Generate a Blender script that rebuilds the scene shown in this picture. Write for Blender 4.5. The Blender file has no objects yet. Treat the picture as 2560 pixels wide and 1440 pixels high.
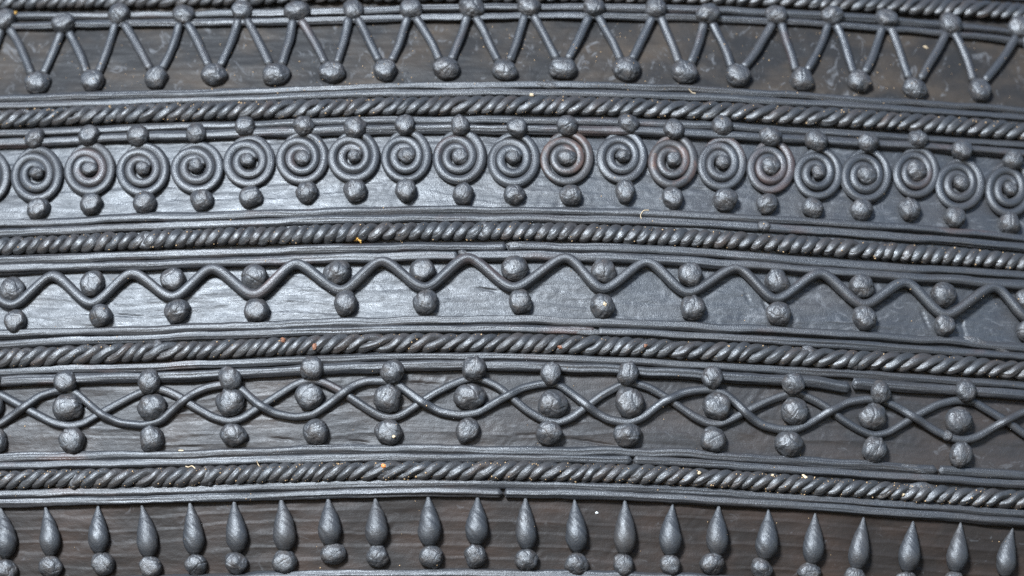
import bpy, math, random
import numpy as np
from mathutils import Matrix, Vector

random.seed(7)
rng = np.random.default_rng(7)
C = bpy.context.scene
COL = C.collection
R_ = math.radians

# ------------------------------------------------------------------ camera, sky, sun, exposure
PX = 0.36 / 2560          # metres per unit of the working grid (beads come out about 8 mm wide)
DC = 9000.0               # camera distance in grid units
cam = bpy.data.cameras.new('camera')
cam.sensor_width = 36.0
cam.lens = 36.0 * DC / 2560
cam.clip_start = 0.01
cam.clip_end = 50
cam.dof.use_dof = True
cam.dof.focus_distance = (DC - 55) * PX
cam.dof.aperture_fstop = 8.0
camo = bpy.data.objects.new('camera', cam)
camo.location = (0, -DC * PX, 0)
camo.rotation_euler = (R_(90), 0, 0)
COL.objects.link(camo)
C.camera = camo

SUN_EL, SUN_AZ = R_(38), R_(-24)      # azimuth measured from the camera side, negative = left
w = bpy.data.worlds.new('World')
C.world = w
w.use_nodes = True
nt = w.node_tree
bg = nt.nodes['Background']
sky = nt.nodes.new('ShaderNodeTexSky')
sky.sky_type = 'NISHITA'
sky.sun_disc = False
sky.sun_elevation = SUN_EL
# direction to the sun in world space: from the surface towards -Y, to the left and up
sdir = Vector((math.sin(SUN_AZ) * math.cos(SUN_EL), -math.cos(SUN_AZ) * math.cos(SUN_EL), math.sin(SUN_EL)))
sky.sun_rotation = math.atan2(sdir.x, sdir.y)
sky.air_density = 1.0
sky.dust_density = 0.6
sky.ozone_density = 1.0
nt.links.new(sky.outputs[0], bg.inputs[0])
bg.inputs[1].default_value = 0.07
sl = bpy.data.lights.new('sun', 'SUN')
sl.energy = 4.3
sl.angle = R_(14)
sl.color = (0.80, 0.90, 1.0)
so = bpy.data.objects.new('sun', sl)
so.rotation_euler = sdir.to_track_quat('Z', 'Y').to_euler()
COL.objects.link(so)
C.view_settings.view_transform = 'Standard'
C.view_settings.look = 'None'
C.view_settings.gamma = 1.0
C.view_settings.exposure = 1.36
C.cycles.use_denoising = False
C.render.filter_size = 1.1

# ------------------------------------------------------------------ the curved wall as a mathematical surface
TILT = R_(20)
RH, RV = 4560.0, 2900.0
X0 = 1130.0 - 1280.0
EW = np.array([0, math.sin(TILT), math.cos(TILT)])
EN = np.array([0, -math.cos(TILT), math.sin(TILT)])
EU = np.array([1.0, 0, 0])


def surf(u, v, h):
    """points lying h above the leaning barrel-shaped wall, and the wall's normal there"""
    u, v, h = np.broadcast_arrays(np.asarray(u, float), np.asarray(v, float), np.asarray(h, float))
    d = np.stack([u - 1280, np.full_like(u, DC), 720 - v], -1)
    o = np.array([0, -DC, 0.0])
    t = np.ones_like(u)
    for _ in range(7):
        q = o + d * t[..., None]
        a = q[..., 0] - X0
        ww = q @ EW
        f = q @ EN + a * a / (2 * RH) + ww * ww / (2 * RV) - h * np.sqrt(1 + (a / RH) ** 2 + (ww / RV) ** 2)
        df = d @ EN + a * d[..., 0] / RH + ww * (d @ EW) / RV
        t = t - f / df
    q = o + d * t[..., None]
    a = q[..., 0] - X0
    ww = q @ EW
    n = EN + (a / RH)[..., None] * EU + (ww / RV)[..., None] * EW
    n = n / np.linalg.norm(n, axis=-1, keepdims=True)
    return q, n


# ------------------------------------------------------------------ noise
def _h(i, j, k, s):
    n = (i * 374761393 + j * 668265263 + k * 2147483647 + s * 974634777) & 0xFFFFFFFF
    n = ((n ^ (n >> 13)) * 1274126177) & 0xFFFFFFFF
    n = ((n ^ (n >> 16)) * 2246822519) & 0xFFFFFFFF
    return ((n ^ (n >> 15)) & 0xFFFF) / 32767.5 - 1.0


def noise(x, y=0.0, z=0.0, s=0):
    x, y, z = np.broadcast_arrays(np.asarray(x, float), np.asarray(y, float), np.asarray(z, float))
    xi, yi, zi = np.floor(x).astype(np.int64), np.floor(y).astype(np.int64), np.floor(z).astype(np.int64)
    fx, fy, fz = x - xi, y - yi, z - zi
    fx, fy, fz = [f * f * f * (f * (f * 6 - 15) + 10) for f in (fx, fy, fz)]
    r = 0
    for a in (0, 1):
        for b in (0, 1):
            for c in (0, 1):
                r = r + _h(xi + a, yi + b, zi + c, s) * (fx if a else 1 - fx) * (fy if b else 1 - fy) * (fz if c else 1 - fz)
    return r


def spline(pts, ext=520.0):
    """natural cubic through (u, v) points, carried on past both ends"""
    p = sorted(pts)
    k = 3.75e-5
    s0 = (p[1][1] - p[0][1]) / (p[1][0] - p[0][0])
    s1 = (p[-1][1] - p[-2][1]) / (p[-1][0] - p[-2][0])
    p = [(p[0][0] - ext, p[0][1] - s0 * ext + k * ext * ext)] + p + [(p[-1][0] + ext, p[-1][1] + s1 * ext + k * ext * ext)]
    x = np.array([a for a, b in p], float)
    y = np.array([b for a, b in p], float)
    n = len(x)
    A = np.zeros((n, n)); B = np.zeros(n)
    A[0, 0] = A[-1, -1] = 1
    hh = np.diff(x)
    for i in range(1, n - 1):
        A[i, i - 1] = hh[i - 1]; A[i, i] = 2 * (hh[i - 1] + hh[i]); A[i, i + 1] = hh[i]
        B[i] = 6 * ((y[i + 1] - y[i]) / hh[i] - (y[i] - y[i - 1]) / hh[i - 1])
    M = np.linalg.solve(A, B)

    def f(q):
        q = np.asarray(q, float)
        i = np.clip(np.searchsorted(x, q) - 1, 0, n - 2)
        h = hh[i]; a = (x[i + 1] - q); b = (q - x[i])
        return M[i] * a ** 3 / (6 * h) + M[i + 1] * b ** 3 / (6 * h) + (y[i] / h - M[i] * h / 6) * a + (y[i + 1] / h - M[i + 1] * h / 6) * b
    return f


# ------------------------------------------------------------------ materials
def wax(name, base, warm, rough=0.42, coord='UV', streak=(0.6, 9.0), sb=0.5, fine=60.0, fb=0.35, warm_amt=0.45,
        rvar=0.16, spec=0.75, scuff=None, wear=None):
    m = bpy.data.materials.new(name)
    m.use_nodes = True
    t = m.node_tree
    N, L = t.nodes, t.links
    b = N['Principled BSDF']
    tc = N.new('ShaderNodeTexCoord')
    oi = N.new('ShaderNodeObjectInfo')
    off = N.new('ShaderNodeVectorMath'); off.operation = 'SCALE'
    off.inputs[0].default_value = (37.1, 91.7, 53.3)
    L.new(oi.outputs['Random'], off.inputs['Scale'])
    add = N.new('ShaderNodeVectorMath'); add.operation = 'ADD'
    L.new(tc.outputs[coord], add.inputs[0]); L.new(off.outputs[0], add.inputs[1])
    co = add.outputs[0]

    def tex(scale, detail=3.0, rgh=0.55, vec=None, dist=0.0):
        mp = N.new('ShaderNodeMapping')
        mp.inputs['Scale'].default_value = scale if isinstance(scale, tuple) else (scale,) * 3
        L.new(vec or co, mp.inputs['Vector'])
        n = N.new('ShaderNodeTexNoise')
        n.inputs['Scale'].default_value = 1.0
        n.inputs['Detail'].default_value = detail
        n.inputs['Roughness'].default_value = rgh
        n.inputs['Distortion'].default_value = dist
        L.new(mp.outputs[0], n.inputs['Vector'])
        return n.outputs['Fac']

    def ramp(fac, a, c, va=0.0, vc=1.0):
        r = N.new('ShaderNodeMapRange')
        r.inputs['From Min'].default_value = a; r.inputs['From Max'].default_value = c
        r.inputs['To Min'].default_value = va; r.inputs['To Max'].default_value = vc
        L.new(fac, r.inputs['Value'])
        return r.outputs[0]

    def mix(fac, a, c):
        x = N.new('ShaderNodeMix'); x.data_type = 'RGBA'
        if isinstance(fac, float): x.inputs['Factor'].default_value = fac
        else: L.new(fac, x.inputs['Factor'])
        for s, val in ((6, a), (7, c)):
            if isinstance(val, tuple): x.inputs[s].default_value = (*val, 1)
            else: L.new(val, x.inputs[s])
        return x.outputs[2]
    st = (streak[0], streak[1], streak[1])
    blotch = tex(tuple(v * 0.45 for v in (1.2, 2.2, 2.2)) if coord == 'UV' else 1.3, 4)
    streaks = tex(st, 5, 0.62, dist=0.3)
    grain = tex(fine, 3, 0.7)
    c1 = mix(ramp(blotch, 0.42, 0.68, 0, warm_amt), base, warm)
    c2 = mix(ramp(grain, 0.63, 0.78, 0, 0.55), c1, tuple(min(1, v * 2.6) for v in base))
    c3 = mix(ramp(streaks, 0.35, 0.7, 0.0, 0.4), c2, tuple(v * 0.55 for v in base))
    col = c3
    if wear:                               # worn reddish patches
        wm = tex(wear[1], 4, 0.65)
        col = mix(ramp(wm, wear[2], wear[3], 0, wear[4]), col, wear[0])
    if scuff:                              # rubbed, greyed patches
        sm = tex(scuff[0], 5, 0.7, dist=1.2)
        col = mix(ramp(sm, scuff[1], scuff[1] + 0.1, 0, scuff[2]), col, (0.13, 0.13, 0.135))
    L.new(col, b.inputs['Base Color'])
    rr = N.new('ShaderNodeMath'); rr.operation = 'ADD'
    L.new(ramp(streaks, 0.3, 0.7, rough - rvar, rough + rvar), rr.inputs[0])
    L.new(ramp(grain, 0.3, 0.7, -0.06, 0.06), rr.inputs[1])
    L.new(rr.outputs[0], b.inputs['Roughness'])
    b.inputs['Specular IOR Level'].default_value = spec
    bn = None
    for fac, k in ((streaks, sb), (grain, fb)):
        bp = N.new('ShaderNodeBump')
        bp.inputs['Strength'].default_value = 1.0
        bp.inputs['Distance'].default_value = k * PX
        L.new(fac, bp.inputs['Height'])
        if bn: L.new(bn, bp.inputs['Normal'])
        bn = bp.outputs[0]
    L.new(bn, b.inputs['Normal'])
    return m


BLK = (0.030, 0.031, 0.034)
BRN = (0.052, 0.036, 0.027)
RED = (0.13, 0.055, 0.035)
M_PANEL_BLUE = wax('smoothed_wax', (0.028, 0.030, 0.034), (0.038, 0.031, 0.027), 0.46, 'UV', (1.4, 7.0), 2.0, 26.0, 0.9, 0.45, 0.14, 0.64, scuff=((1.7, 3.0, 3.0), 0.55, 0.45))
M_PANEL_BROWN = wax('brown_wax', (0.023, 0.021, 0.021), (0.042, 0.029, 0.022), 0.48, 'UV', (1.2, 7.0), 1.0, 26.0, 0.7, 0.6, 0.10, 0.34, scuff=((1.6, 2.6, 2.6), 0.60, 0.3))
M_PANEL_DARK = wax('dark_brown_wax', (0.019, 0.015, 0.013), (0.042, 0.026, 0.019), 0.52, 'UV', (1.2, 7.0), 0.7, 26.0, 0.7, 0.7, 0.08, 0.17, scuff=((1.8, 2.6, 2.6), 0.62, 0.3))
M_PANEL_TOP = wax('dusty_wax', (0.017, 0.016, 0.016), (0.054, 0.040, 0.029), 0.58, 'UV', (1.6, 5.0), 0.9, 22.0, 0.7, 0.8, 0.10, 0.2, scuff=((2.6, 2.2, 2.2), 0.57, 0.5))
M_CORD = wax('cord_wax', (0.026, 0.027, 0.030), (0.040, 0.033, 0.030), 0.43, 'UV', (0.35, 11.0), 2.2, 30.0, 1.0, 0.5, 0.12, 0.75, wear=(RED, (0.25, 0.7, 0.7), 0.60, 0.78, 0.4))
M_ROPE = wax('rope_wax', (0.029, 0.029, 0.030), BRN, 0.43, 'UV', (0.9, 11.0), 2.5, 22.0, 1.3, 0.5, 0.12, 0.85, wear=((0.10, 0.06, 0.04), (1.2, 2.0, 2.0), 0.60, 0.78, 0.5))
M_BEAD = wax('bead_wax', (0.033, 0.033, 0.035), (0.052, 0.040, 0.033), 0.43, 'Object', (4.5, 1.5), 1.9, 11.0, 0.9, 0.6, 0.12, 0.82)
M_DROP = wax('drop_wax', (0.029, 0.030, 0.033), (0.045, 0.035, 0.028), 0.47, 'UV', (1.5, 6.0), 1.6, 26.0, 1.1, 0.5, 0.10, 0.65)
M_RUST = wax('rust_stained_wax', (0.028, 0.027, 0.028), (0.048, 0.037, 0.032), 0.46, 'UV', (0.5, 7.0), 1.4, 24.0, 1.0, 0.8, 0.08, 0.6, wear=((0.14, 0.065, 0.042), (0.9, 2.2, 2.2), 0.50, 0.70, 0.65))


def plain(name, colr, rough=0.6):
    m = bpy.data.materials.new(name)
    m.use_nodes = True
    t = m.node_tree
    b = t.nodes['Principled BSDF']
    tc = t.nodes.new('ShaderNodeTexCoord')
    n = t.nodes.new('ShaderNodeTexNoise'); n.inputs['Scale'].default_value = 900
    t.links.new(tc.outputs['Object'], n.inputs['Vector'])
    x = t.nodes.new('ShaderNodeMix'); x.data_type = 'RGBA'
    x.inputs[6].default_value = (*[v * 0.55 for v in colr], 1); x.inputs[7].default_value = (*colr, 1)
    t.links.new(n.outputs['Fac'], x.inputs['Factor'])
    t.links.new(x.outputs[2], b.inputs['Base Color'])
    b.inputs['Roughness'].default_value = rough
    return m


# ------------------------------------------------------------------ mesh building
def mesh_from(name, verts, quads, uvs=None, tris=None):
    me = bpy.data.meshes.new(name)
    v = np.asarray(verts, np.float32).reshape(-1, 3)
    faces = [np.asarray(quads, np.int32).reshape(-1, 4)]
    nq = len(faces[0])
    nt_ = 0 if tris is None else len(tris)
    loops = faces[0].ravel()
    if nt_:
        loops = np.concatenate([loops, np.asarray(tris, np.int32).ravel()])
    starts = np.concatenate([np.arange(nq) * 4, nq * 4 + np.arange(nt_) * 3]).astype(np.int32)
    me.vertices.add(len(v)); me.vertices.foreach_set('co', v.ravel())
    me.loops.add(len(loops)); me.loops.foreach_set('vertex_index', loops.astype(np.int32))
    me.polygons.add(nq + nt_); me.polygons.foreach_set('loop_start', starts)
    if uvs is not None:
        l = me.uv_layers.new(name='UVMap')
        l.data.foreach_set('uv', np.asarray(uvs, np.float32)[loops].ravel())
    me.update(calc_edges=True)
    me.validate()
    me.polygons.foreach_set('use_smooth', np.ones(nq + nt_, bool))
    return me


def link(name, me, mat, parent=None, label=None):
    o = bpy.data.objects.new(name, me)
    COL.objects.link(o)
    if mat and not me.materials: me.materials.append(mat)
    if parent: o.parent = parent
    if label: o['label'] = label
    return o


def tube_mesh(name, pts, r, nseg=14, hz=1.0, cap=1.0, uvk=0.01, uoff=0.0):
    """tube along (u, v, h) points; r is (N,) or (N, nseg); hz squashes it towards the wall"""
    pts = np.asarray(pts, float)
    P, Nn = surf(pts[:, 0], pts[:, 1], pts[:, 2])
    T = np.gradient(P, axis=0)
    ln = np.linalg.norm(T, axis=1, keepdims=True)
    T = T / np.maximum(ln, 1e-9)
    B = np.cross(Nn, T); B /= np.linalg.norm(B, axis=1, keepdims=True)
    N2 = np.cross(T, B)
    n = len(P)
    r = np.asarray(r, float)
    if r.ndim == 1: r = np.repeat(r[:, None], nseg, 1)
    s = np.concatenate([[0], np.cumsum(np.linalg.norm(np.diff(P, axis=0), axis=1))])
    if cap:                                              # rounded ends
        e = np.minimum(s, s[-1] - s)
        rr = r.mean(1)
        k = np.sqrt(np.clip(1 - (1 - np.clip(e / (rr * cap), 0, 1)) ** 2, 0.0004, 1))
        r = r * k[:, None]
    th = np.linspace(0, 2 * np.pi, nseg, endpoint=False)
    V = P[:, None] + r[..., None] * (np.cos(th)[None, :, None] * B[:, None] + hz * np.sin(th)[None, :, None] * N2[:, None])
    # one doubled column so the texture coordinate closes cleanly
    V = np.concatenate([V, V[:, :1]], 1)
    m = nseg + 1
    uv = np.stack(np.broadcast_arrays(s[:, None] * uvk + uoff, (np.arange(m) / nseg * 2 * np.pi * r.mean() * uvk)[None]), -1).reshape(-1, 2)
    i = np.arange(n - 1)[:, None] * m; j = np.arange(nseg)[None]
    q = np.stack([i + j, i + j + 1, i + m + j + 1, i + m + j], -1).reshape(-1, 4)
    return mesh_from(name, V.reshape(-1, 3) * PX, q, uv)


def resample(p, step):
    p = np.asarray(p, float)
    s = np.concatenate([[0], np.cumsum(np.linalg.norm(np.diff(p[:, :2], axis=0), axis=1))])
    q = np.linspace(0, s[-1], max(4, int(s[-1] / step)))
    return np.stack([np.interp(q, s, p[:, k]) for k in range(p.shape[1])], 1)


def smooth(p, sigma, step):
    n = int(4 * sigma / step)
    k = np.exp(-0.5 * (np.arange(-n, n + 1) * step / sigma) ** 2); k /= k.sum()
    out = []
    for c in range(p.shape[1]):
        a = p[:, c]
        pad = np.concatenate([2 * a[0] - a[1:n + 1][::-1], a, 2 * a[-1] - a[-n - 1:-1][::-1]])
        out.append(np.convolve(pad, k, 'valid'))
    return np.stack(out, 1)


# ------------------------------------------------------------------ the thing
vessel = bpy.data.objects.new('ornamented_vessel', None)
COL.objects.link(vessel)
vessel.empty_display_size = 0.05
vessel['label'] = 'dark grey wax vessel wall covered in relief bands of ropes, beads, coils, zigzags and teardrops'
vessel['category'] = 'vessel'

U0, U1 = -480.0, 3040.0
CURVES = {
    'rope1': [(0, 0), (430, -5), (850, -16), (1280, -17), (1700, -13), (2130, 5), (2560, 31)],
    '1a': [(0, 43), (430, 37), (850, 28), (1253, 20), (1700, 24), (2153, 45), (2560, 84)],
    '1b': [(0, 69), (430, 59), (850, 50), (1253, 41), (1700, 45), (2153, 67), (2560, 105)],
    '2a': [(0, 249), (430, 236), (850, 221), (1280, 212), (1700, 222), (2130, 248), (2560, 277)],
    '2b': [(0, 266), (430, 253), (850, 238), (1280, 230), (1700, 241), (2130, 264), (2560, 296)],
    'rope2': [(0, 297), (430, 281), (850, 269), (1280, 263), (1710, 274), (2130, 297), (2560, 330)],
    '3a': [(0, 336), (410, 320), (850, 305), (1280, 300), (1700, 311), (2130, 336), (2560, 365)],
    '3b': [(0, 360), (410, 341), (850, 326), (1280, 324), (1700, 334), (2130, 357), (2560, 387)],
    '4a': [(0, 561), (430, 543), (850, 530), (1280, 527), (1700, 538), (2130, 560), (2560, 598)],
    '4b': [(0, 583), (430, 565), (850, 550), (1280, 547), (1700, 558), (2130, 583), (2560, 619)],
    'rope3': [(0, 617), (430, 598), (850, 583), (1280, 580), (1700, 594), (2130, 623), (2560, 655)],
    '5a': [(0, 652), (430, 637), (850, 623), (1260, 618), (1700, 630), (2130, 662), (2560, 690)],
    '5b': [(0, 677), (430, 662), (850, 647), (1260, 641), (1700, 653), (2130, 685), (2560, 714)],
    '6a': [(0, 840), (430, 823), (850, 807), (1280, 801), (1700, 815), (2130, 838), (2560, 869)],
    '6b': [(0, 861), (430, 843), (850, 826), (1280, 823), (1700, 838), (2130, 863), (2560, 891)],
    'rope4': [(0, 896), (430, 878), (850, 861), (1280, 857), (1700, 875), (2130, 899), (2560, 927)],
    '7a': [(0, 930), (430, 915), (850, 896), (1280, 892), (1700, 911), (2130, 935), (2560, 964)],
    '7b': [(0, 954), (430, 941), (850, 922), (1280, 915), (1700, 935), (2130, 960), (2560, 987)],
    '8a': [(0, 1145), (430, 1137), (850, 1124), (1280, 1127), (1700, 1135), (2130, 1162), (2560, 1187)],
    '8b': [(0, 1166), (430, 1157), (850, 1146), (1280, 1145), (1700, 1156), (2130, 1186), (2560, 1210)],
    'rope5': [(0, 1201), (430, 1192), (850, 1179), (1280, 1177), (1700, 1192), (2130, 1222), (2560, 1252)],
    '9a': [(0, 1237), (430, 1226), (850, 1212), (1280, 1211), (1700, 1227), (2130, 1255), (2560, 1284)],
    '9b': [(0, 1257), (430, 1248), (850, 1234), (1280, 1233), (1700, 1248), (2130, 1275), (2560, 1306)],
    '10': [(0, 1462), (430, 1452), (850, 1441), (1280, 1437), (1700, 1450), (2130, 1475), (2560, 1505)],
}
CURVES['0'] = [(u, v - 36) for u, v in CURVES['rope1']]
F = {k: spline(p) for k, p in CURVES.items()}


# ------------------------------------------------------------------ wall panels (trowelled, layered wax)
CRACKS = [(282, 788, 368, 791), (1275, 1089, 1372, 1086), (1405, 1094, 1550, 1117), (670, 1094, 735, 1101), (1190, 719, 1250, 729),
          (445, 1117, 505, 1116), (1012, 955, 1105, 962), (868, 1101, 930, 1108), (1720, 471, 1770, 474), (1905, 745, 1925, 790),
          (2300, 770, 2325, 830), (2400, 785, 2412, 845), (1860, 725, 1876, 760)]


def panel(ftop, fbot, mat, idx, layer, layer_sp, warp, stz):
    us = np.arange(U0, U1 + 1, 5.0)
    nv = int(np.max(fbot(us) - ftop(us)) / 3.2)
    t = np.linspace(0, 1, nv)
    U, Tm = np.meshgrid(us, t)
    Vv = ftop(U) * (1 - Tm) + fbot(U) * Tm
    dv = Vv - ftop(U)
    h = 2.2 * noise(U / 170, dv / 60, idx, 1) + 1.0 * noise(U / 60, dv / 22, idx, 2) + stz * noise(U / 55, dv / 5.5, idx, 3) + 0.35 * noise(U / 9, dv / 7, idx, 4)
    # overlapping strips of wax: small ledges facing up, wandering along the wall
    s = dv / layer_sp + warp * noise(U / 330, dv / 150, idx, 5) + 0.06 * noise(U / 70, dv / 40, idx, 6)
    k = np.floor(s); fr = s - k
    amt = np.clip(0.5 + 1.3 * noise(U / 240, k * 7.3, idx, 8), 0.0, 1.4)
    ledge = np.minimum(fr / 0.07, 1.0) * (0.25 * (1 - fr) + 0.75 * np.exp(-fr * 4.5))
    h = h + layer * amt * (ledge - 0.3)
    # scraped patches
    sc = np.clip(noise(U / 120, dv / 50, idx, 9) - 0.2, 0, 0.6)
    h = h - 3.6 * sc * np.abs(noise((U + dv * 0.7) / 14, (U - dv) / 60, idx, 10))
    for a, b, c, d in CRACKS:
        L2 = (c - a) ** 2 + (d - b) ** 2
        tt = np.clip(((U - a) * (c - a) + (Vv - b) * (d - b)) / L2, 0, 1)
        dist = np.hypot(U - a - tt * (c - a), Vv - b - tt * (d - b) + 1.2 * noise(U / 12, 0, 3, 11))
        h = h - 6.0 * np.sin(np.pi * np.clip(tt, 0.04, 0.96)) * np.exp(-(dist / 2.0) ** 2)
    P, _ = surf(U, Vv, h)
    nu = len(us)
    uv = np.stack([U * 0.01, Vv * 0.01 + idx * 3.1], -1).reshape(-1, 2)
    i = np.arange(nv - 1)[:, None] * nu; j = np.arange(nu - 1)[None]
    q = np.stack([i + j, i + nu + j, i + nu + j + 1, i + j + 1], -1).reshape(-1, 4)
    link('wall_panel', mesh_from('wall_panel', P.reshape(-1, 3) * PX, q, uv), mat, vessel)


edges = [lambda u: F['rope1'](u) - 420, F['rope1'], F['rope2'], F['rope3'], F['rope4'], F['rope5'], lambda u: F['10'](u), lambda u: F['10'](u) + 420]
specs = [(M_PANEL_TOP, 1.5, 40, 0.8, 0.5), (M_PANEL_TOP, 1.2, 46, 0.8, 0.55), (M_PANEL_BLUE, 2.2, 38, 0.9, 0.5), (M_PANEL_BLUE, 2.2, 33, 0.9, 0.5),
         (M_PANEL_BROWN, 3.2, 32, 1.0, 0.25), (M_PANEL_DARK, 3.2, 31, 0.25, 0.2), (M_PANEL_DARK, 2.0, 30, 0.5, 0.3)]
for i_, sp in enumerate(specs):
    panel(edges[i_], edges[i_ + 1], sp[0], i_, *sp[1:])


# ------------------------------------------------------------------ plain cords
def cord(key, r, hc, hz=0.85, breaks=(), wob=1.6, mat=None, ribs=0.15):
    seed = sum(map(ord, key)) * 7
    cuts = [U0] + [b if isinstance(b, (int, float)) else b[0] for b in breaks] + [U1]
    for ci in range(len(cuts) - 1):
        a, b = cuts[ci] + (0.4 if ci else 0), cuts[ci + 1] - (0.4 if ci < len(cuts) - 2 else 0)
        us = np.arange(a, b + 0.1, 6.0)
        us[-1] = b
        v = F[key](us) + wob * noise(us / 95, seed, 0, 20) + 0.5 * noise(us / 28, seed, 0, 21)
        for br in breaks:                                   # a cord end that sags away from its neighbour
            if not isinstance(br, (int, float)):
                m = (us <= br[0]) if b <= br[0] + 1 else np.zeros_like(us, bool)
                v = v + m * br[1] * np.exp(-((us - br[0]) / 60) ** 2)
        h = hc + 1.2 * noise(us / 120, seed, 0, 22)
        nseg = 30
        th = np.linspace(0, 2 * np.pi, nseg, endpoint=False)
        rr = 1.05 * r * (1 + 0.07 * noise(us / 60, seed, 0, 23))[:, None] * (1 + ribs * noise((us / 420)[:, None], (th * 2.2)[None], seed, 24)
             + ribs * 0.6 * noise((us / 160)[:, None], (th * 4.1)[None], seed, 25) + 0.05 * noise((us / 300)[:, None], (th * 7.3)[None], seed, 26) + 0.025 * noise((us / 9)[:, None], (th * 3)[None], seed, 27))
        me = tube_mesh('cord', np.stack([us, v, h], 1), rr, nseg, hz, 0.5 if any(not isinstance(x, (int, float)) for x in breaks) else 0.18, uoff=seed * 1.3)
        link('cord', me, mat or M_CORD, vessel)


cord('0', 11, 7)
cord('1a', 10.5, 9); cord('1b', 11, 9)
cord('2a', 10.5, 6, 0.8, wob=2.2); cord('2b', 10.5, 3.5, 0.7)
cord('3a', 10.5, 8); cord('3b', 12.5, 10, 0.9)
cord('4a', 11, 5, 0.8, wob=2.2); cord('4b', 11, 5, 0.75, breaks=(1905,))
cord('5a', 12, 9, 0.85, breaks=(1268,)); cord('5b', 12.5, 11, 0.95, breaks=(1148,))
cord('6a', 11, 6, 0.8, wob=2.6); cord('6b', 11, 6, 0.8, breaks=(1492,))
cord('7a', 11, 8); cord('7b', 13, 11, 0.95, breaks=((2128, 10),))
cord('8a', 11.5, 6, 0.8, wob=2.4, breaks=(2345,)); cord('8b', 10.5, 6, 0.8, breaks=(1582,))
cord('9a', 11.5, 8, wob=1.8); cord('9b', 11.5, 9, 0.9, breaks=(1259,))
cord('10', 14, 8)


# ------------------------------------------------------------------ twisted ropes: a core and two strands each
def rope(key, spacing, ro=13.1, rs=11.3, hc=13.0, seed=0, count=3):
    us = np.arange(U0, U1, 3.6)
    ax = F[key](us) + 1.5 * noise(us / 110, seed, 0, 30)
    size = 1 + 0.05 * noise(us / 80, seed, 0, 31)
    turn = us / (count * spacing) + 0.10 * noise(us / 75, seed, 0, 32) + 0.03 * noise(us / 24, seed, 0, 36) + 0.35 * noise(us / 420, seed, 0, 33)
    core = link('rope', tube_mesh('rope', np.stack([us, ax, np.full_like(us, hc - 2)], 1)[::4], np.full(len(us[::4]), 9.0), 10, 1, 0.5), M_ROPE, vessel)
    for st in range(count):
        ph = -2 * np.pi * (turn + st / count)
        k = 1 + 0.10 * noise(us / 27, seed + st * 9, 0, 34)
        pts = np.stack([us, ax - ro * size * np.cos(ph), hc + ro * 0.85 * size * np.sin(ph)], 1)
        nseg = 20
        th = np.linspace(0, 2 * np.pi, nseg, endpoint=False)
        rr = rs * (size * k)[:, None] * (1 + 0.13 * noise((us / 45)[:, None], (th * 2.6)[None], seed + st, 35) + 0.06 * noise((us / 80)[:, None], (th * 5.3)[None], seed + st, 37) + 0.03 * noise((us / 7)[:, None], (th * 2.6)[None], seed + st, 38))
        link('strand', tube_mesh('strand', pts, rr, nseg, 0.95, 0.5, uoff=seed * 2.3 + st), M_ROPE, core)


rope('rope1', 29.5, seed=1)
rope('rope2', 32.5, seed=2)
rope('rope3', 28.5, ro=11.2, rs=13.0, seed=3, count=2)
rope('rope4', 33.0, seed=4)
rope('rope5', 32.0, seed=5)

# ------------------------------------------------------------------ beads: rolled balls of wax, a set of differently creased ones
def ico(n):
    import bmesh
    bm = bmesh.new()
    bmesh.ops.create_icosphere(bm, subdivisions=n, radius=1)
    v = np.array([x.co[:] for x in bm.verts]); f = np.array([[y.index for y in x.verts] for x in bm.faces])
    bm.free()
    return v, f


IV, IF = ico(5)


def bead_mesh(seed):
    p = IV
    x, y, z = p[:, 0], p[:, 1], p[:, 2]
    a = rng.uniform(0, np.pi)
    xr, yr = x * math.cos(a) + y * math.sin(a), -x * math.sin(a) + y * math.cos(a)
    r = 1 + 0.12 * noise(p[:, 0] * 1.3 + 5, p[:, 1] * 1.3, p[:, 2] * 1.3, seed) + 0.03 * noise(x * 3, y * 3, z * 3, seed + 1)
    # fine wrinkles along the rolling direction
    wx = xr + 0.25 * noise(x * 2.1, y * 2.1, z * 2.1, seed + 2)
    r = r - 0.055 * np.clip(1 - np.abs(noise(wx * 4.5, yr * 1.2, z * 2.0, seed + 3)) * 5, 0, 1) * (noise(x * 2, y * 2, z * 2, seed + 4) > -0.25)
    r = r - 0.02 * np.clip(1 - np.abs(noise(wx * 9, yr * 3.5, z * 5.0, seed + 5)) * 4, 0, 1)
    if seed % 2 == 0:                                       # a folded seam
        c = rng.uniform(-0.35, 0.35)
        d = yr + c + 0.22 * xr * xr * rng.choice([-1, 1]) + 0.08 * noise(xr * 3, 0, 0, seed)
        r = r - 0.085 * np.exp(-(d / 0.045) ** 2) * (xr > rng.uniform(-0.9, -0.1)) - 0.03 * np.clip(d * 3, 0, 1) * np.clip(1 - d * 2.0, 0, 1)
    if seed % 5 == 1:                                       # a pinched nub at the top
        r = r + 0.10 * np.exp(-((x - 0.05) ** 2 + (y - 0.93) ** 2) / 0.03) * (z > -0.5)
    v = p * r[:, None]
    v[:, 2] = np.where(v[:, 2] > 0.72, 0.72 + (v[:, 2] - 0.72) * rng.uniform(0.35, 0.9), v[:, 2])
    me = mesh_from('bead', v, np.zeros((0, 4), int), None, IF)
    me.materials.append(M_BEAD)
    return me


BEADS = [bead_mesh(40 + 11 * i + i) for i in range(14)]
bead_i = 0


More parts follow.
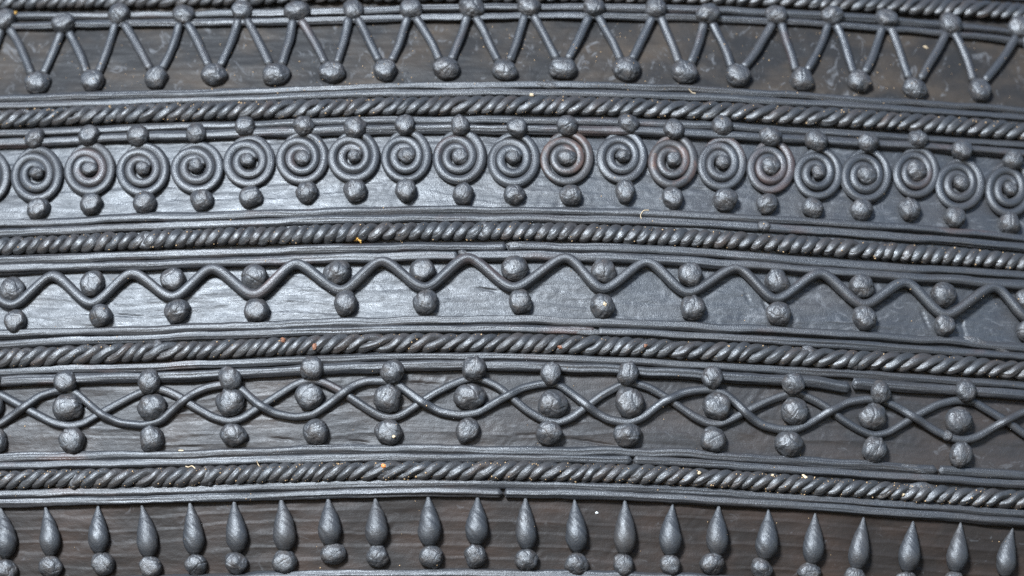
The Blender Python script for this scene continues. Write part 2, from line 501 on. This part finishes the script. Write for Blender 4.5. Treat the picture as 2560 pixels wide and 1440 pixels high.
def bead(u, v, rx, ry, hc, rz=None, name='bead', parent=None, rot=None, mesh=None):
    global bead_i
    me = mesh or BEADS[(bead_i * 5 + (bead_i // 14)) % 14]
    bead_i += 1
    P, n = surf(u, v, hc)
    n = Vector(n)
    right = Vector((1, 0, 0)); right = (right - n * right.dot(n)).normalized()
    up = n.cross(right)
    M = Matrix((right, up, n)).transposed().to_4x4()
    o = bpy.data.objects.new(name, me)
    COL.objects.link(o)
    ang = random.uniform(-0.5, 0.5) if rot is None else rot
    spin = random.choice((0, math.pi))
    rz = rz or 0.86 * min(rx, ry)
    sc = Matrix.Diagonal((rx, ry, rz, 1))
    sc = Matrix.Scale(PX * (1.06 if name == "bead" else 1.0), 4) @ sc
    mat = Matrix.Translation(Vector(P) * PX) @ M @ sc @ Matrix.Rotation(ang + spin * (me not in BEADS or True) * 0, 4, 'Z')
    if name != 'bead' or parent:
        mat = Matrix.Translation(Vector(P) * PX) @ M @ Matrix.Rotation(ang, 4, 'Z') @ sc
    if spin and name == 'bead':
        mat = mat @ Matrix.Diagonal((-1, 1, 1, 1))
    o.parent = parent or vessel
    o.matrix_basis = mat
    return o


# ------------------------------------------------------------------ band 1: lattice of sticks between two rows of beads
LT = [(13, 50, 30, 31), (160, 60, 31, 27), (299, 37, 28, 30), (459, 37, 26, 31), (605, 27, 25, 29), (741, 29, 33, 27), (882, 24, 25, 30),
      (1028, 22, 28, 29), (1179, 20, 32, 29), (1322, 17, 28, 27), (1483, 20, 28, 27), (1640, 22, 30, 27), (1769, 37, 31, 28), (1942, 37, 28, 28),
      (2081, 39, 28, 29), (2216, 47, 29, 28), (2375, 60, 28, 33), (2550, 69, 32, 36), (2690, 92, 30, 30)]
LB = [(-58, 218, 31, 30), (94, 208, 32, 30), (232, 205, 30, 31), (390, 195, 30, 30), (536, 188, 32, 30), (689, 185, 34, 31), (828, 181, 34, 29),
      (963, 175, 29, 31), (1114, 173, 33, 29), (1260, 175, 33, 29), (1406, 171, 34, 31), (1566, 173, 33, 33), (1712, 181, 32, 32), (1844, 192, 32, 31),
      (2004, 200, 31, 31), (2149, 205, 30, 32), (2286, 220, 32, 29), (2448, 225, 30, 32), (2612, 247, 31, 31)]


def stick(p, q, bow, seed):
    t = np.linspace(0, 1, 26)
    u = p[0] + (q[0] - p[0]) * t; v = p[1] + (q[1] - p[1]) * t
    du, dv = q[0] - p[0], q[1] - p[1]; L = math.hypot(du, dv)
    w_ = bow * np.sin(np.pi * t) + 1.2 * noise(t * 3, seed, 0, 51)
    u = u - dv / L * w_; v = v + du / L * w_
    h = 12 - 3 * t + 4 * np.exp(-(t / 0.15) ** 2)
    th = np.linspace(0, 2 * np.pi, 14, endpoint=False)
    r = 11.5 * (1 + 0.06 * noise(t * 5, seed, 0, 52))[:, None] * (1 + 0.09 * noise((t * 2)[:, None], (th * 2.5)[None], seed, 53))
    link('lattice_stick', tube_mesh('lattice_stick', np.stack([u, v, h], 1), r, 14, 0.9, 0.6, uoff=seed * 1.7), M_CORD, vessel)


for i_, tp in enumerate(LT):
    bl, br = LB[i_], (LB[i_ + 1] if i_ + 1 < len(LB) else None)
    stick((tp[0] - 9, tp[1] + 20), (bl[0] + 13, bl[1] - 20), -2 + random.uniform(-2, 2), i_ * 2 + 1)
    if br: stick((tp[0] + 10, tp[1] + 20), (br[0] - 14, br[1] - 20), -2 + random.uniform(-2, 2), i_ * 2 + 2)
for b in LT: bead(*b, 19, 0.85 * b[2])
for b in LB: bead(*b, 10)

# ------------------------------------------------------------------ band 2: spiral coils hung between beads
CT = [(-48, 352, 25, 27), (87, 346, 24, 27), (222, 339, 26, 28), (346, 339, 27, 28), (491, 332, 24, 28), (613, 315, 24, 26), (759, 314, 25, 26), (887, 319, 26, 28),
      (1013, 315, 25, 27), (1151, 314, 25, 26), (1292, 319, 25, 26), (1416, 315, 26, 26), (1571, 309, 24, 27), (1685, 324, 25, 28), (1804, 315, 26, 27),
      (1927, 342, 28, 26), (2041, 352, 29, 27), (2170, 356, 26, 26), (2295, 349, 25, 23), (2406, 378, 28, 26), (2533, 401, 28, 26), (2660, 415, 27, 26)]
CC = [(-41, 444, 66, 70), (90, 438, 66, 70), (223, 425, 65, 66), (356, 426, 66, 66), (492, 421, 68, 65), (622, 406, 66, 66), (755, 398, 66, 66), (884, 394, 65, 64),
      (1014, 393, 62, 65), (1147, 394, 67, 68), (1283, 401, 66, 68), (1416, 398, 66, 66), (1554, 394, 64, 66), (1681, 404, 62, 68), (1804, 411, 62, 68),
      (1926, 420, 60, 66), (2044, 435, 61, 64), (2165, 441, 64, 68), (2290, 433, 58, 64), (2399, 462, 62, 66), (2523, 475, 62, 72), (2648, 490, 62, 68)]
EYE = [14, 12, 19, 14, 16, 12, 20, 12, 21, 20, 16, 22, 14, 18, 13, 24, 9, 24, 26, 20, 18, 16]
CB = [(-35, 530, 27, 28), (97, 522, 28, 28), (227, 510, 26, 29), (360, 507, 28, 28), (503, 500, 27, 29), (627, 492, 28, 28), (767, 480, 25, 28), (888, 477, 26, 30),
      (1016, 478, 26, 29), (1157, 485, 27, 27), (1287, 488, 26, 26), (1428, 487, 27, 27), (1564, 478, 24, 30), (1681, 495, 26, 29), (1814, 500, 30, 29),
      (1918, 510, 25, 29), (2032, 520, 27, 26), (2154, 524, 27, 29), (2274, 524, 26, 29), (2387, 546, 28, 27), (2523, 559, 29, 28), (2645, 575, 28, 28)]


def coil(u, v, rx, ry, eye, tail, seed, rust):
    n = 190
    turns = 2.25
    t = np.linspace(-0.2, turns, n)                   # turns, clockwise from the top, going inwards
    cr = 12.0 * (rx + ry) / 134                        # thickness of the rolled strand
    grow = np.clip((t + 0.2) / 0.34, 0, 1)
    thick = cr * (0.42 + 0.58 * grow)
    r0 = 67.0
    rad = np.interp(t, [-0.2, -0.1, 0, 0.12, 0.25, 0.4, 0.5, 0.65, 0.75, 0.88, 1, 1.12, 1.25, 1.4, 1.5, 1.65, 1.75, 1.88, 2, 2.12, 2.5],
                    [56, 61, 65, 68, 68, 73, 75, 71, 66, 57, 48.5, 46, 46.5, 49, 50, 47, 43, 36, 30, 27, 21])
    rad = np.convolve(np.pad(rad, 5, mode='edge'), np.ones(11) / 11, 'valid') - thick
    v = v - 6 * ry / 67
    a = 2 * np.pi * t
    jx = 1.5 * noise(t * 2.3, seed, 0, 60)
    uu = u + (rad + jx) * np.sin(a) * rx / r0
    vv = v - (rad + jx) * np.cos(a) * ry / r0
    hh = 10.5 + 1.5 * t / turns + 1.2 * noise(t * 3, seed, 0, 61)
    hh = hh - 4 * np.exp(-((t + 0.2) / 0.1) ** 2)
    rr = thick * (1 + 0.05 * noise(t * 4, seed, 0, 62))
    th = np.linspace(0, 2 * np.pi, 18, endpoint=False)
    rr = rr[:, None] * (1 + 0.085 * noise((t * 1.5)[:, None], (th * 2.6)[None], seed, 63))
    o = link('coil', tube_mesh('coil', np.stack([uu, vv, hh], 1), rr, 18, 0.78, 0.7, uoff=seed * 1.9), M_RUST if rust else M_CORD, vessel,
             rust)
    e = bead(u + random.uniform(-2, 5), v + random.uniform(-2, 4), max(19, eye * 1.12), max(19, eye * 1.12), 13, max(17, eye * 0.85), 'coil_eye', o, random.uniform(0, 6.28))


for i_, c in enumerate(CC):
    rust = {11: 'rust brown stained coil', 13: 'coil with rust stained edge'}.get(i_)
    coil(*c, EYE[i_], 0, i_ * 3 + 2, rust)
for b in CT: bead(*b, 22, 0.86 * b[2])
for b in CB: bead(*b, 11)

# ------------------------------------------------------------------ band 3: zigzag cord with beads in its valleys
ZZ = [(-340, 800), (-250, 725), (-165, 795), (-66, 708), (30, 765), (133, 690), (228, 762), (331, 686), (433, 745), (531, 673), (637, 740), (739, 661), (855, 729), (954, 654), (1063, 722), (1169, 646),
      (1283, 721), (1418, 646), (1505, 726), (1619, 657), (1717, 734), (1844, 673), (1938, 751), (2051, 686), (2157, 764), (2264, 708), (2362, 790), (2488, 720), (2575, 803),
      (2680, 740), (2780, 830), (2890, 765)]
ZZ = [(a, b - 15 if i % 2 else b + 12) for i, (a, b) in enumerate(ZZ)]
zp = smooth(resample(np.array(ZZ, float), 3.0), 27.0, 3.0)
zt = np.arange(len(zp)) * 3.0
th = np.linspace(0, 2 * np.pi, 20, endpoint=False)
zr = 13.2 * (1 + 0.07 * noise(zt / 50, 1, 0, 70))[:, None] * (1 + 0.07 * noise((zt / 240)[:, None], (th * 2.5)[None], 3, 71))
zh = 14 + 2 * noise(zt / 100, 5, 0, 72)
link('zigzag_cord', tube_mesh('zigzag_cord', np.column_stack([zp, zh]), zr, 20, 1.0, 0.5), M_CORD, vessel)
ZT = [(30, 723, 30, 33), (232, 709, 31, 32), (432, 700, 31, 30), (638, 694, 31, 33), (843, 682, 31, 32), (1055, 676, 29, 31), (1285, 672, 32, 32), (1508, 677, 30, 33),
      (1727, 689, 30, 31), (1942, 704, 30, 32), (2155, 718, 31, 32), (2358, 736, 32, 32), (2567, 753, 30, 31)]
ZB = [(39, 803, 27, 29), (253, 790, 27, 29), (442, 778, 28, 32), (642, 776, 28, 31), (865, 758, 27, 31), (1065, 756, 29, 32), (1301, 753, 26, 32), (1506, 765, 28, 31),
      (1732, 771, 29, 30), (1948, 783, 30, 30), (2160, 795, 30, 30), (2361, 813, 27, 27), (2569, 828, 27, 28)]
for b in ZT: bead(*b, 12, 0.8 * b[2])
for b in ZB: bead(*b, 13)

# ------------------------------------------------------------------ band 4: two interlaced wavy cords
WA = [(-140, 1010), (-100, 1050), (-40, 1068), (0, 1062), (60, 1018), (100, 990), (144, 976), (188, 980), (220, 1008), (255, 1038), (302, 1058), (360, 1064), (403, 1053), (447, 1011), (480, 986), (515, 970), (560, 961), (601, 971), (645, 1011), (689, 1035),
      (739, 1044), (783, 1038), (823, 1011), (855, 985), (884, 964), (917, 953), (968, 953), (998, 964), (1052, 1004), (1102, 1031), (1152, 1039), (1193, 1033), (1253, 998), (1304, 971), (1347, 961),
      (1378, 958), (1404, 966), (1455, 1004), (1488, 1031), (1522, 1050), (1570, 1058), (1606, 1045), (1656, 1006), (1705, 983), (1734, 977), (1777, 974), (1811, 983), (1844, 1011), (1875, 1043),
      (1908, 1065), (1952, 1075), (1985, 1076), (2019, 1062), (2070, 1031), (2120, 1006), (2170, 998), (2204, 1003), (2237, 1015), (2288, 1045), (2338, 1078), (2372, 1094), (2410, 1102), (2442, 1094),
      (2490, 1065), (2560, 1030), (2620, 1020), (2680, 1050), (2760, 1110), (2840, 1120)]
WB = [(-140, 1070), (-90, 1010), (-45, 975), (0, 986), (34, 1004), (77, 1028), (134, 1058), (175, 1067), (208, 1060), (245, 1038), (286, 1015), (336, 988), (373, 973), (410, 974), (447, 991), (487, 1018), (531, 1043), (571, 1055),
      (605, 1048), (645, 1021), (692, 991), (739, 961), (776, 949), (813, 957), (853, 978), (877, 994), (917, 1021), (951, 1041), (978, 1046), (1001, 1040), (1038, 1016), (1085, 984), (1136, 959),
      (1173, 946), (1206, 949), (1246, 967), (1287, 1001), (1320, 1028), (1361, 1051), (1394, 1058), (1428, 1046), (1461, 1021), (1505, 988), (1549, 964), (1582, 957), (1623, 969), (1666, 994),
      (1703, 1020), (1734, 1041), (1767, 1058), (1797, 1062), (1828, 1050), (1868, 1028), (1918, 1004), (1962, 988), (1996, 984), (2036, 1001), (2070, 1021), (2103, 1048), (2147, 1075), (2184, 1090),
      (2221, 1083), (2254, 1062), (2298, 1035), (2345, 1011), (2389, 1001), (2432, 1004), (2473, 1028), (2523, 1058), (2560, 1085), (2620, 1120), (2680, 1110), (2760, 1050), (2840, 1030)]
wa = smooth(resample(np.array(WA, float), 4.0), 9.0, 4.0)
wb = smooth(resample(np.array(WB, float), 4.0), 9.0, 4.0)
# the first cord lies over the second wherever they meet
dmin = np.min(np.hypot(wa[:, None, 0] - wb[None, :, 0], wa[:, None, 1] - wb[None, :, 1]), axis=1)
ha = 10 + 11 * np.exp(-(dmin / 16.0) ** 2)
ha = smooth(ha[:, None], 10, 4.0)[:, 0]
for path, hh, sd in ((wa, ha, 1), (wb, np.full(len(wb), 8.0), 2)):
    tt = np.arange(len(path)) * 4.0
    th = np.linspace(0, 2 * np.pi, 18, endpoint=False)
    rr = 10.8 * (1 + 0.05 * noise(tt / 50, sd, 0, 80))[:, None] * (1 + 0.08 * noise((tt / 200)[:, None], (th * 2.5)[None], sd, 81))
    link('wavy_cord', tube_mesh('wavy_cord', np.column_stack([path, hh]), rr, 18, 0.95, 0.5, uoff=sd * 7), M_CORD, vessel)
IT = [(-27, 957, 26, 29), (162, 954, 27, 28), (374, 954, 26, 30), (574, 947, 26, 32), (779, 920, 27, 30), (981, 929, 27, 29), (1185, 922, 27, 29), (1378, 936, 25, 29), (1571, 934, 27, 29),
      (1780, 944, 25, 29), (1984, 961, 27, 27), (2201, 981, 24, 29), (2415, 978, 26, 29), (2620, 1000, 26, 29)]
IM = [(-28, 1017, 34, 34), (170, 1018, 36, 34), (380, 1018, 33, 33), (576, 1006, 33, 33), (774, 994, 35, 32), (968, 996, 36, 33), (1176, 993, 38, 33), (1381, 1008, 35, 35), (1572, 1006, 36, 36),
      (1791, 1016, 35, 33), (1988, 1030, 34, 32), (2183, 1042, 34, 33), (2397, 1052, 34, 35), (2615, 1075, 34, 34)]
IB = [(-13, 1104, 29, 31), (181, 1104, 32, 32), (380, 1097, 31, 32), (585, 1088, 32, 28), (791, 1078, 30, 31), (970, 1081, 33, 30), (1169, 1076, 26, 32), (1374, 1083, 31, 29), (1568, 1088, 31, 31),
      (1784, 1100, 29, 32), (1972, 1109, 33, 31), (2186, 1125, 28, 32), (2400, 1139, 28, 33), (2610, 1165, 29, 32)]
for b in IT: bead(*b, 23, 0.85 * b[2])
for b in IM: bead(*b, 13, 0.8 * b[2])
for b in IB: bead(*b, 11)

# ------------------------------------------------------------------ band 5: twisted teardrops, each above a bead
DR = [((0, 1269), (12, 1393), (14, 1428, 30, 30)), ((113, 1266), (124, 1390), (126, 1415, 29, 26)), ((245, 1263), (247, 1383), (256, 1409, 29, 27)), ((354, 1264), (369, 1394), (376, 1417, 29, 25)),
      ((474, 1254), (485, 1387), (489, 1412, 26, 26)), ((585, 1251), (595, 1380), (590, 1408, 26, 27)), ((702, 1244), (711, 1378), (712, 1405, 28, 29)), ((820, 1243), (823, 1363), (832, 1385, 30, 25)),
      ((938, 1244), (941, 1365), (943, 1390, 27, 27)), ((1070, 1238), (1072, 1365), (1079, 1392, 28, 28)), ((1194, 1241), (1191, 1362), (1189, 1389, 28, 28)), ((1314, 1242), (1319, 1375), (1317, 1400, 27, 28)),
      ((1436, 1249), (1443, 1380), (1441, 1409, 28, 27)), ((1562, 1249), (1561, 1387), (1557, 1412, 25, 27)), ((1682, 1261), (1678, 1389), (1675, 1412, 24, 26)), ((1797, 1264), (1796, 1389), (1779, 1410, 29, 27)),
      ((1921, 1274), (1914, 1400), (1903, 1422, 26, 25)), ((2038, 1283), (2031, 1412), (2024, 1432, 27, 24)), ((2159, 1293), (2142, 1426), (2138, 1444, 26, 24)), ((2283, 1303), (2270, 1431), (2266, 1452, 26, 24)),
      ((2402, 1306), (2390, 1431), (2385, 1452, 26, 24)), ((2532, 1321), (2516, 1442), (2513, 1464, 26, 24)), ((-118, 1277), (-106, 1402), (-104, 1432, 29, 27)), ((2655, 1335), (2640, 1456), (2636, 1478, 26, 24))]


def teardrop(tip, bot, hw, seed):
    n = 70
    t = np.concatenate([np.linspace(0, 0.08, 12)[:-1], np.linspace(0.08, 1, n - 11)])
    f = np.interp(t, [0, 0.01, 0.03, 0.06, 0.1, 0.16, 0.22, 0.29, 0.36, 0.5, 0.6, 0.71, 0.78, 0.84, 0.92, 0.97, 1], [0.0, 0.3, 0.47, 0.62, 0.75, 0.88, 0.96, 1, 0.985, 0.87, 0.755, 0.585, 0.46, 0.35, 0.21, 0.15, 0.05])
    f = np.convolve(np.pad(f, 2, mode='edge'), [0.1, 0.2, 0.4, 0.2, 0.1], 'valid'); f[0] = 0.01
    w_ = hw * f
    bend = random.uniform(-4, 4)
    # the widest part sits straight above the bottom, the tip leans
    u = bot[0] + (tip[0] - bot[0]) * t ** 1.6 + bend * np.sin(np.pi * t)
    v = bot[1] + (tip[1] - bot[1]) * t
    h = 3 + 0.42 * w_ + 5 * np.clip((t - 0.75) / 0.25, 0, 1)
    nseg = 48
    th = np.linspace(0, 2 * np.pi, nseg, endpoint=False)
    tw = th[None] * 2.2 + (t * 9)[:, None]
    ang = (th[None] + (t * 4.2 * (0.6 + 0.8 * t))[:, None])
    r = w_[:, None] * (1 + 0.048 * noise(np.cos(ang) * 7.5, np.sin(ang) * 7.5, (t * 1.6)[:, None], seed) + 0.048 * noise(np.cos(ang) * 1.5, np.sin(ang) * 1.5, (t * 3)[:, None], seed + 1))
    link('teardrop', tube_mesh('teardrop', np.stack([u, v, h], 1), r, nseg, 0.84, 0, uoff=seed * 1.1), M_DROP, vessel)


for i_, (tp, bt, bd) in enumerate(DR):
    teardrop(tp, bt, 28.0 + random.uniform(-1.5, 1.5), 100 + i_)
    bead(*bd, 11)

# ------------------------------------------------------------------ lumps where cord and rope ends were pressed together
for u, v, rx, ry, hc, rz, ro in [(368, 602, 34, 23, 20, 15, 0.25), (1205, 577, 28, 24, 19, 16, 0.5), (2300, 1229, 42, 25, 19, 15, 0.1), (958, 1178, 24, 24, 20, 14, 0.4), (185, 1200, 14, 24, 22, 13, 0.0),
                                 (520, 1190, 12, 25, 24, 13, 0.3), (1300, 614, 32, 11, 14, 10, -0.1), (1122, 641, 24, 11, 13, 12, 0.15), (1158, 634, 13, 10, 15, 12, -0.4), (1910, 566, 16, 14, 12, 12, 0),
                                 (1460, 829, 52, 11, 9, 9, -0.1), (2440, 855, 40, 12, 9, 9, -0.15), (2500, 872, 26, 10, 8, 8, -0.2), (2285, 1172, 46, 11, 9, 9, -0.12), (1370, 213, 32, 10, 9, 9, -0.08),
                                 (2368, 1090, 13, 14, 15, 13, 0.0), (398, 872, 15, 24, 20, 14, 0.3), (2020, 885, 22, 22, 20, 14, 0.5), (1700, 878, 18, 22, 20, 13, 0.4), (2135, 905, 16, 20, 20, 13, 0.3)]:
    bead(u, v, rx, ry, hc - 2 if hc > 17 else hc, rz * 0.85, 'joint_lump', None, ro)

# ------------------------------------------------------------------ loose bits caught on the relief: flakes, fibres, dust
bpy.context.view_layer.update()
dg = bpy.context.evaluated_depsgraph_get()


def hit(u, v):
    o = Vector((0, -DC * PX, 0)); d = Vector((u - 1280, DC, 720 - v)).normalized()
    ok, loc, nrm, *_ = C.ray_cast(dg, o, d)
    return (loc, nrm) if ok else (None, None)


M_DUST = plain('tan_dust', (0.55, 0.36, 0.19))
M_FLAKE = plain('yellow_flake', (0.75, 0.42, 0.10))
M_CRUMB = plain('orange_crumb', (0.70, 0.25, 0.07))
M_CREAM = plain('cream_flake', (0.66, 0.50, 0.32))
M_RUSTY = plain('red_brown_crumb', (0.22, 0.09, 0.045))


def flake(u, v, sx, sy, sz, mat, name, label, cat, rot=0.0, group=None):
    loc, nrm = hit(u, v)
    if loc is None: return
    import bmesh
    bm = bmesh.new()
    bmesh.ops.create_icosphere(bm, subdivisions=2, radius=1)
    for q in bm.verts:
        c = q.co
        k = 1 + 0.45 * float(noise(c.x * 2.1 + u, c.y * 2.1, c.z * 2.1, 90))
        q.co = Vector((c.x * sx * k, c.y * sy * k, c.z * sz * k + sz * 0.4)) * PX
    me = bpy.data.meshes.new(name); bm.to_mesh(me); bm.free()
    o = link(name, me, mat)
    o.rotation_euler = (nrm.to_track_quat('Z', 'Y').to_matrix() @ Matrix.Rotation(rot, 3, 'Z')).to_euler()
    o.location = loc
    o['label'] = label; o['category'] = cat
    if group: o['group'] = group


flake(891, 597, 10, 4, 2.5, M_FLAKE, 'flake', 'bright yellow orange flake caught on the rope below the coils', 'flake', 0.3)
flake(900, 602, 4, 6, 2.5, M_FLAKE, 'flake', 'small yellow chip touching the lower right of the bright yellow flake', 'flake', 0.2)
flake(958, 1166, 5, 6, 4, M_CRUMB, 'crumb', 'round orange crumb on the lowest rope above the teardrops', 'crumb')
flake(984, 1091, 4, 4, 2.5, M_CREAM, 'crumb', 'cream crumb stuck on the bead below the interlaced cords', 'crumb')
flake(1329, 237, 5, 4, 3, M_CREAM, 'crumb', 'cream crumb lying on top of the rope above the coils', 'crumb')
flake(2012, 1192, 4, 8, 2.5, M_CREAM, 'flake', 'pale pointed flake on the right part of the lowest rope', 'flake', 0.5)
flake(1931, 1189, 4, 4, 3, M_CREAM, 'crumb', 'pale crumb on the lowest rope, left of the pointed flake', 'crumb')
flake(2313, 118, 6, 3, 2.5, M_CREAM, 'flake', 'tan flake on a lattice stick at the upper right', 'flake', -0.6)
flake(1512, 760, 4, 5, 2.5, M_CREAM, 'crumb', 'tan speck on a bead below the zigzag cord', 'crumb')
flake(1492, 1282, 4, 3, 2, plain('white_speck', (0.7, 0.7, 0.68)), 'speck', 'white speck on the brown panel between two teardrops', 'speck')
flake(707, 850, 7, 6, 3, M_RUSTY, 'crumb', 'red brown crumb near the top of the rope under the zigzag', 'crumb', 0.4)
flake(787, 866, 6, 9, 3, M_RUSTY, 'crumb', 'long red brown crumb in a groove of the rope under the zigzag', 'crumb', 0.3)
flake(1400, 868, 6, 5, 3, M_RUSTY, 'crumb', 'red brown crumb low on the rope under the middle of the zigzag', 'crumb')
flake(1613, 864, 5, 4, 3, M_RUSTY, 'crumb', 'dark red crumb high on the rope right of the zigzag middle', 'crumb')
flake(1747, 1183, 5, 4, 3, M_CREAM, 'crumb', 'tan crumb where a cord ends above the lowest rope', 'crumb')
flake(2258, 1236, 7, 5, 3, M_CREAM, 'crumb', 'cream crumb in the groove beside the swollen lump of the lowest rope', 'crumb')
flake(38, 32, 5, 5, 3, M_FLAKE, 'crumb', 'yellow tan crumb on the top cord at the upper left corner', 'crumb')
flake(452, 1127, 6, 3, 2, M_CREAM, 'flake', 'tan flake on the cord below the interlaced band at left', 'flake')


def fibre(pts, r, label):
    P = []
    for u, v, lift in pts:
        loc, nrm = hit(u, v)
        if loc is None: return
        P.append(loc + nrm * (lift * PX))
    P = np.array([p[:] for p in P])
    tq = np.linspace(0, len(P) - 1, 16)
    P = np.stack([np.interp(tq, range(len(P)), P[:, k]) for k in range(3)], 1)
    P = smooth(P, 1.4, 1.0) if len(P) > 8 else P
    ring = 6
    V = []
    for i, p in enumerate(P):
        t = P[min(i + 1, 15)] - P[max(i - 1, 0)]; t /= np.linalg.norm(t)
        b = np.cross(t, [0, 1, 0.1]); b /= np.linalg.norm(b); n = np.cross(t, b)
        for k in range(ring):
            a = k / ring * 2 * math.pi
            V.append(p + r * PX * (math.cos(a) * b + math.sin(a) * n))
    Q = [[i * ring + k, i * ring + (k + 1) % ring, (i + 1) * ring + (k + 1) % ring, (i + 1) * ring + k] for i in range(15) for k in range(ring)]
    o = link('fibre', mesh_from('fibre', np.array(V), Q), M_CREAM)
    o['label'] = label; o['category'] = 'fibre'


fibre([(464, 1164, 2), (472, 1165, 4), (480, 1167, 4), (488, 1172, 1)], 1.4, 'short straw fibre lying along the top of the lowest rope at left')
fibre([(649, 1166, 1), (646, 1160, 4), (643, 1152, 6)], 1.2, 'upright straw fibre poking from the lowest rope')
fibre([(1622, 526, 1), (1608, 527, 3), (1600, 537, 3), (1603, 547, 1)], 0.9, 'thin curled hair below the coils on the flat cord')
fibre([(1722, 222, 1), (1729, 231, 3), (1739, 234, 1)], 1.1, 'pale curled hair on the cord under the lattice')


def dust(n_, name, label, gen, rmin, rmax, seed):
    rs_ = np.random.default_rng(seed)
    V, Fc = [], []
    base = np.array([(1, 0, 0), (-1, 0, 0), (0, 1, 0), (0, -1, 0), (0, 0, 1), (0, 0, -1)], float)
    fcs = [(0, 2, 4), (2, 1, 4), (1, 3, 4), (3, 0, 4), (2, 0, 5), (1, 2, 5), (3, 1, 5), (0, 3, 5)]
    for _ in range(n_):
        u, v = gen(rs_)
        loc, nrm = hit(u, v)
        if loc is None: continue
        r = (rmin + (rmax - rmin) * rs_.random() ** 2.5) * PX
        k = len(V)
        for b in base * (0.6 + 0.8 * rs_.random((6, 1))):
            V.append(np.array(loc[:]) + b * r + np.array(nrm[:]) * r * 0.3)
        Fc += [(a + k, b + k, c + k) for a, b, c in fcs]
    o = link(name, mesh_from(name, np.array(V), np.zeros((0, 4), int), None, Fc), M_DUST)
    o['label'] = label; o['category'] = 'dust'; o['kind'] = 'stuff'


def gen_rope(rs_):
    k = ('rope2', 'rope3', 'rope4', 'rope5', 'rope5', 'rope5', 'rope2')[rs_.integers(7)]
    u = rs_.uniform(0, 2560)
    s = rs_.random()
    off = -22 + 9 * rs_.random() if s < 0.5 else (24 - 10 * rs_.random() if s < 0.85 else rs_.uniform(-22, 22))
    return u, F[k](u) + off


def gen_panel(rs_):
    u = rs_.uniform(0, 2560)
    return (u, rs_.uniform(float(F['1b'](u)) + 15, float(F['2b'](u)))) if rs_.random() < 0.6 else (u, rs_.uniform(280, 1420))


dust(900, 'rope_dust', 'fine tan dust grains settled along the edges of the twisted ropes', gen_rope, 0.8, 2.6, 5)
dust(500, 'panel_dust', 'scattered tan dust specks on the lattice panel and the other bands', gen_panel, 0.7, 2.1, 6)
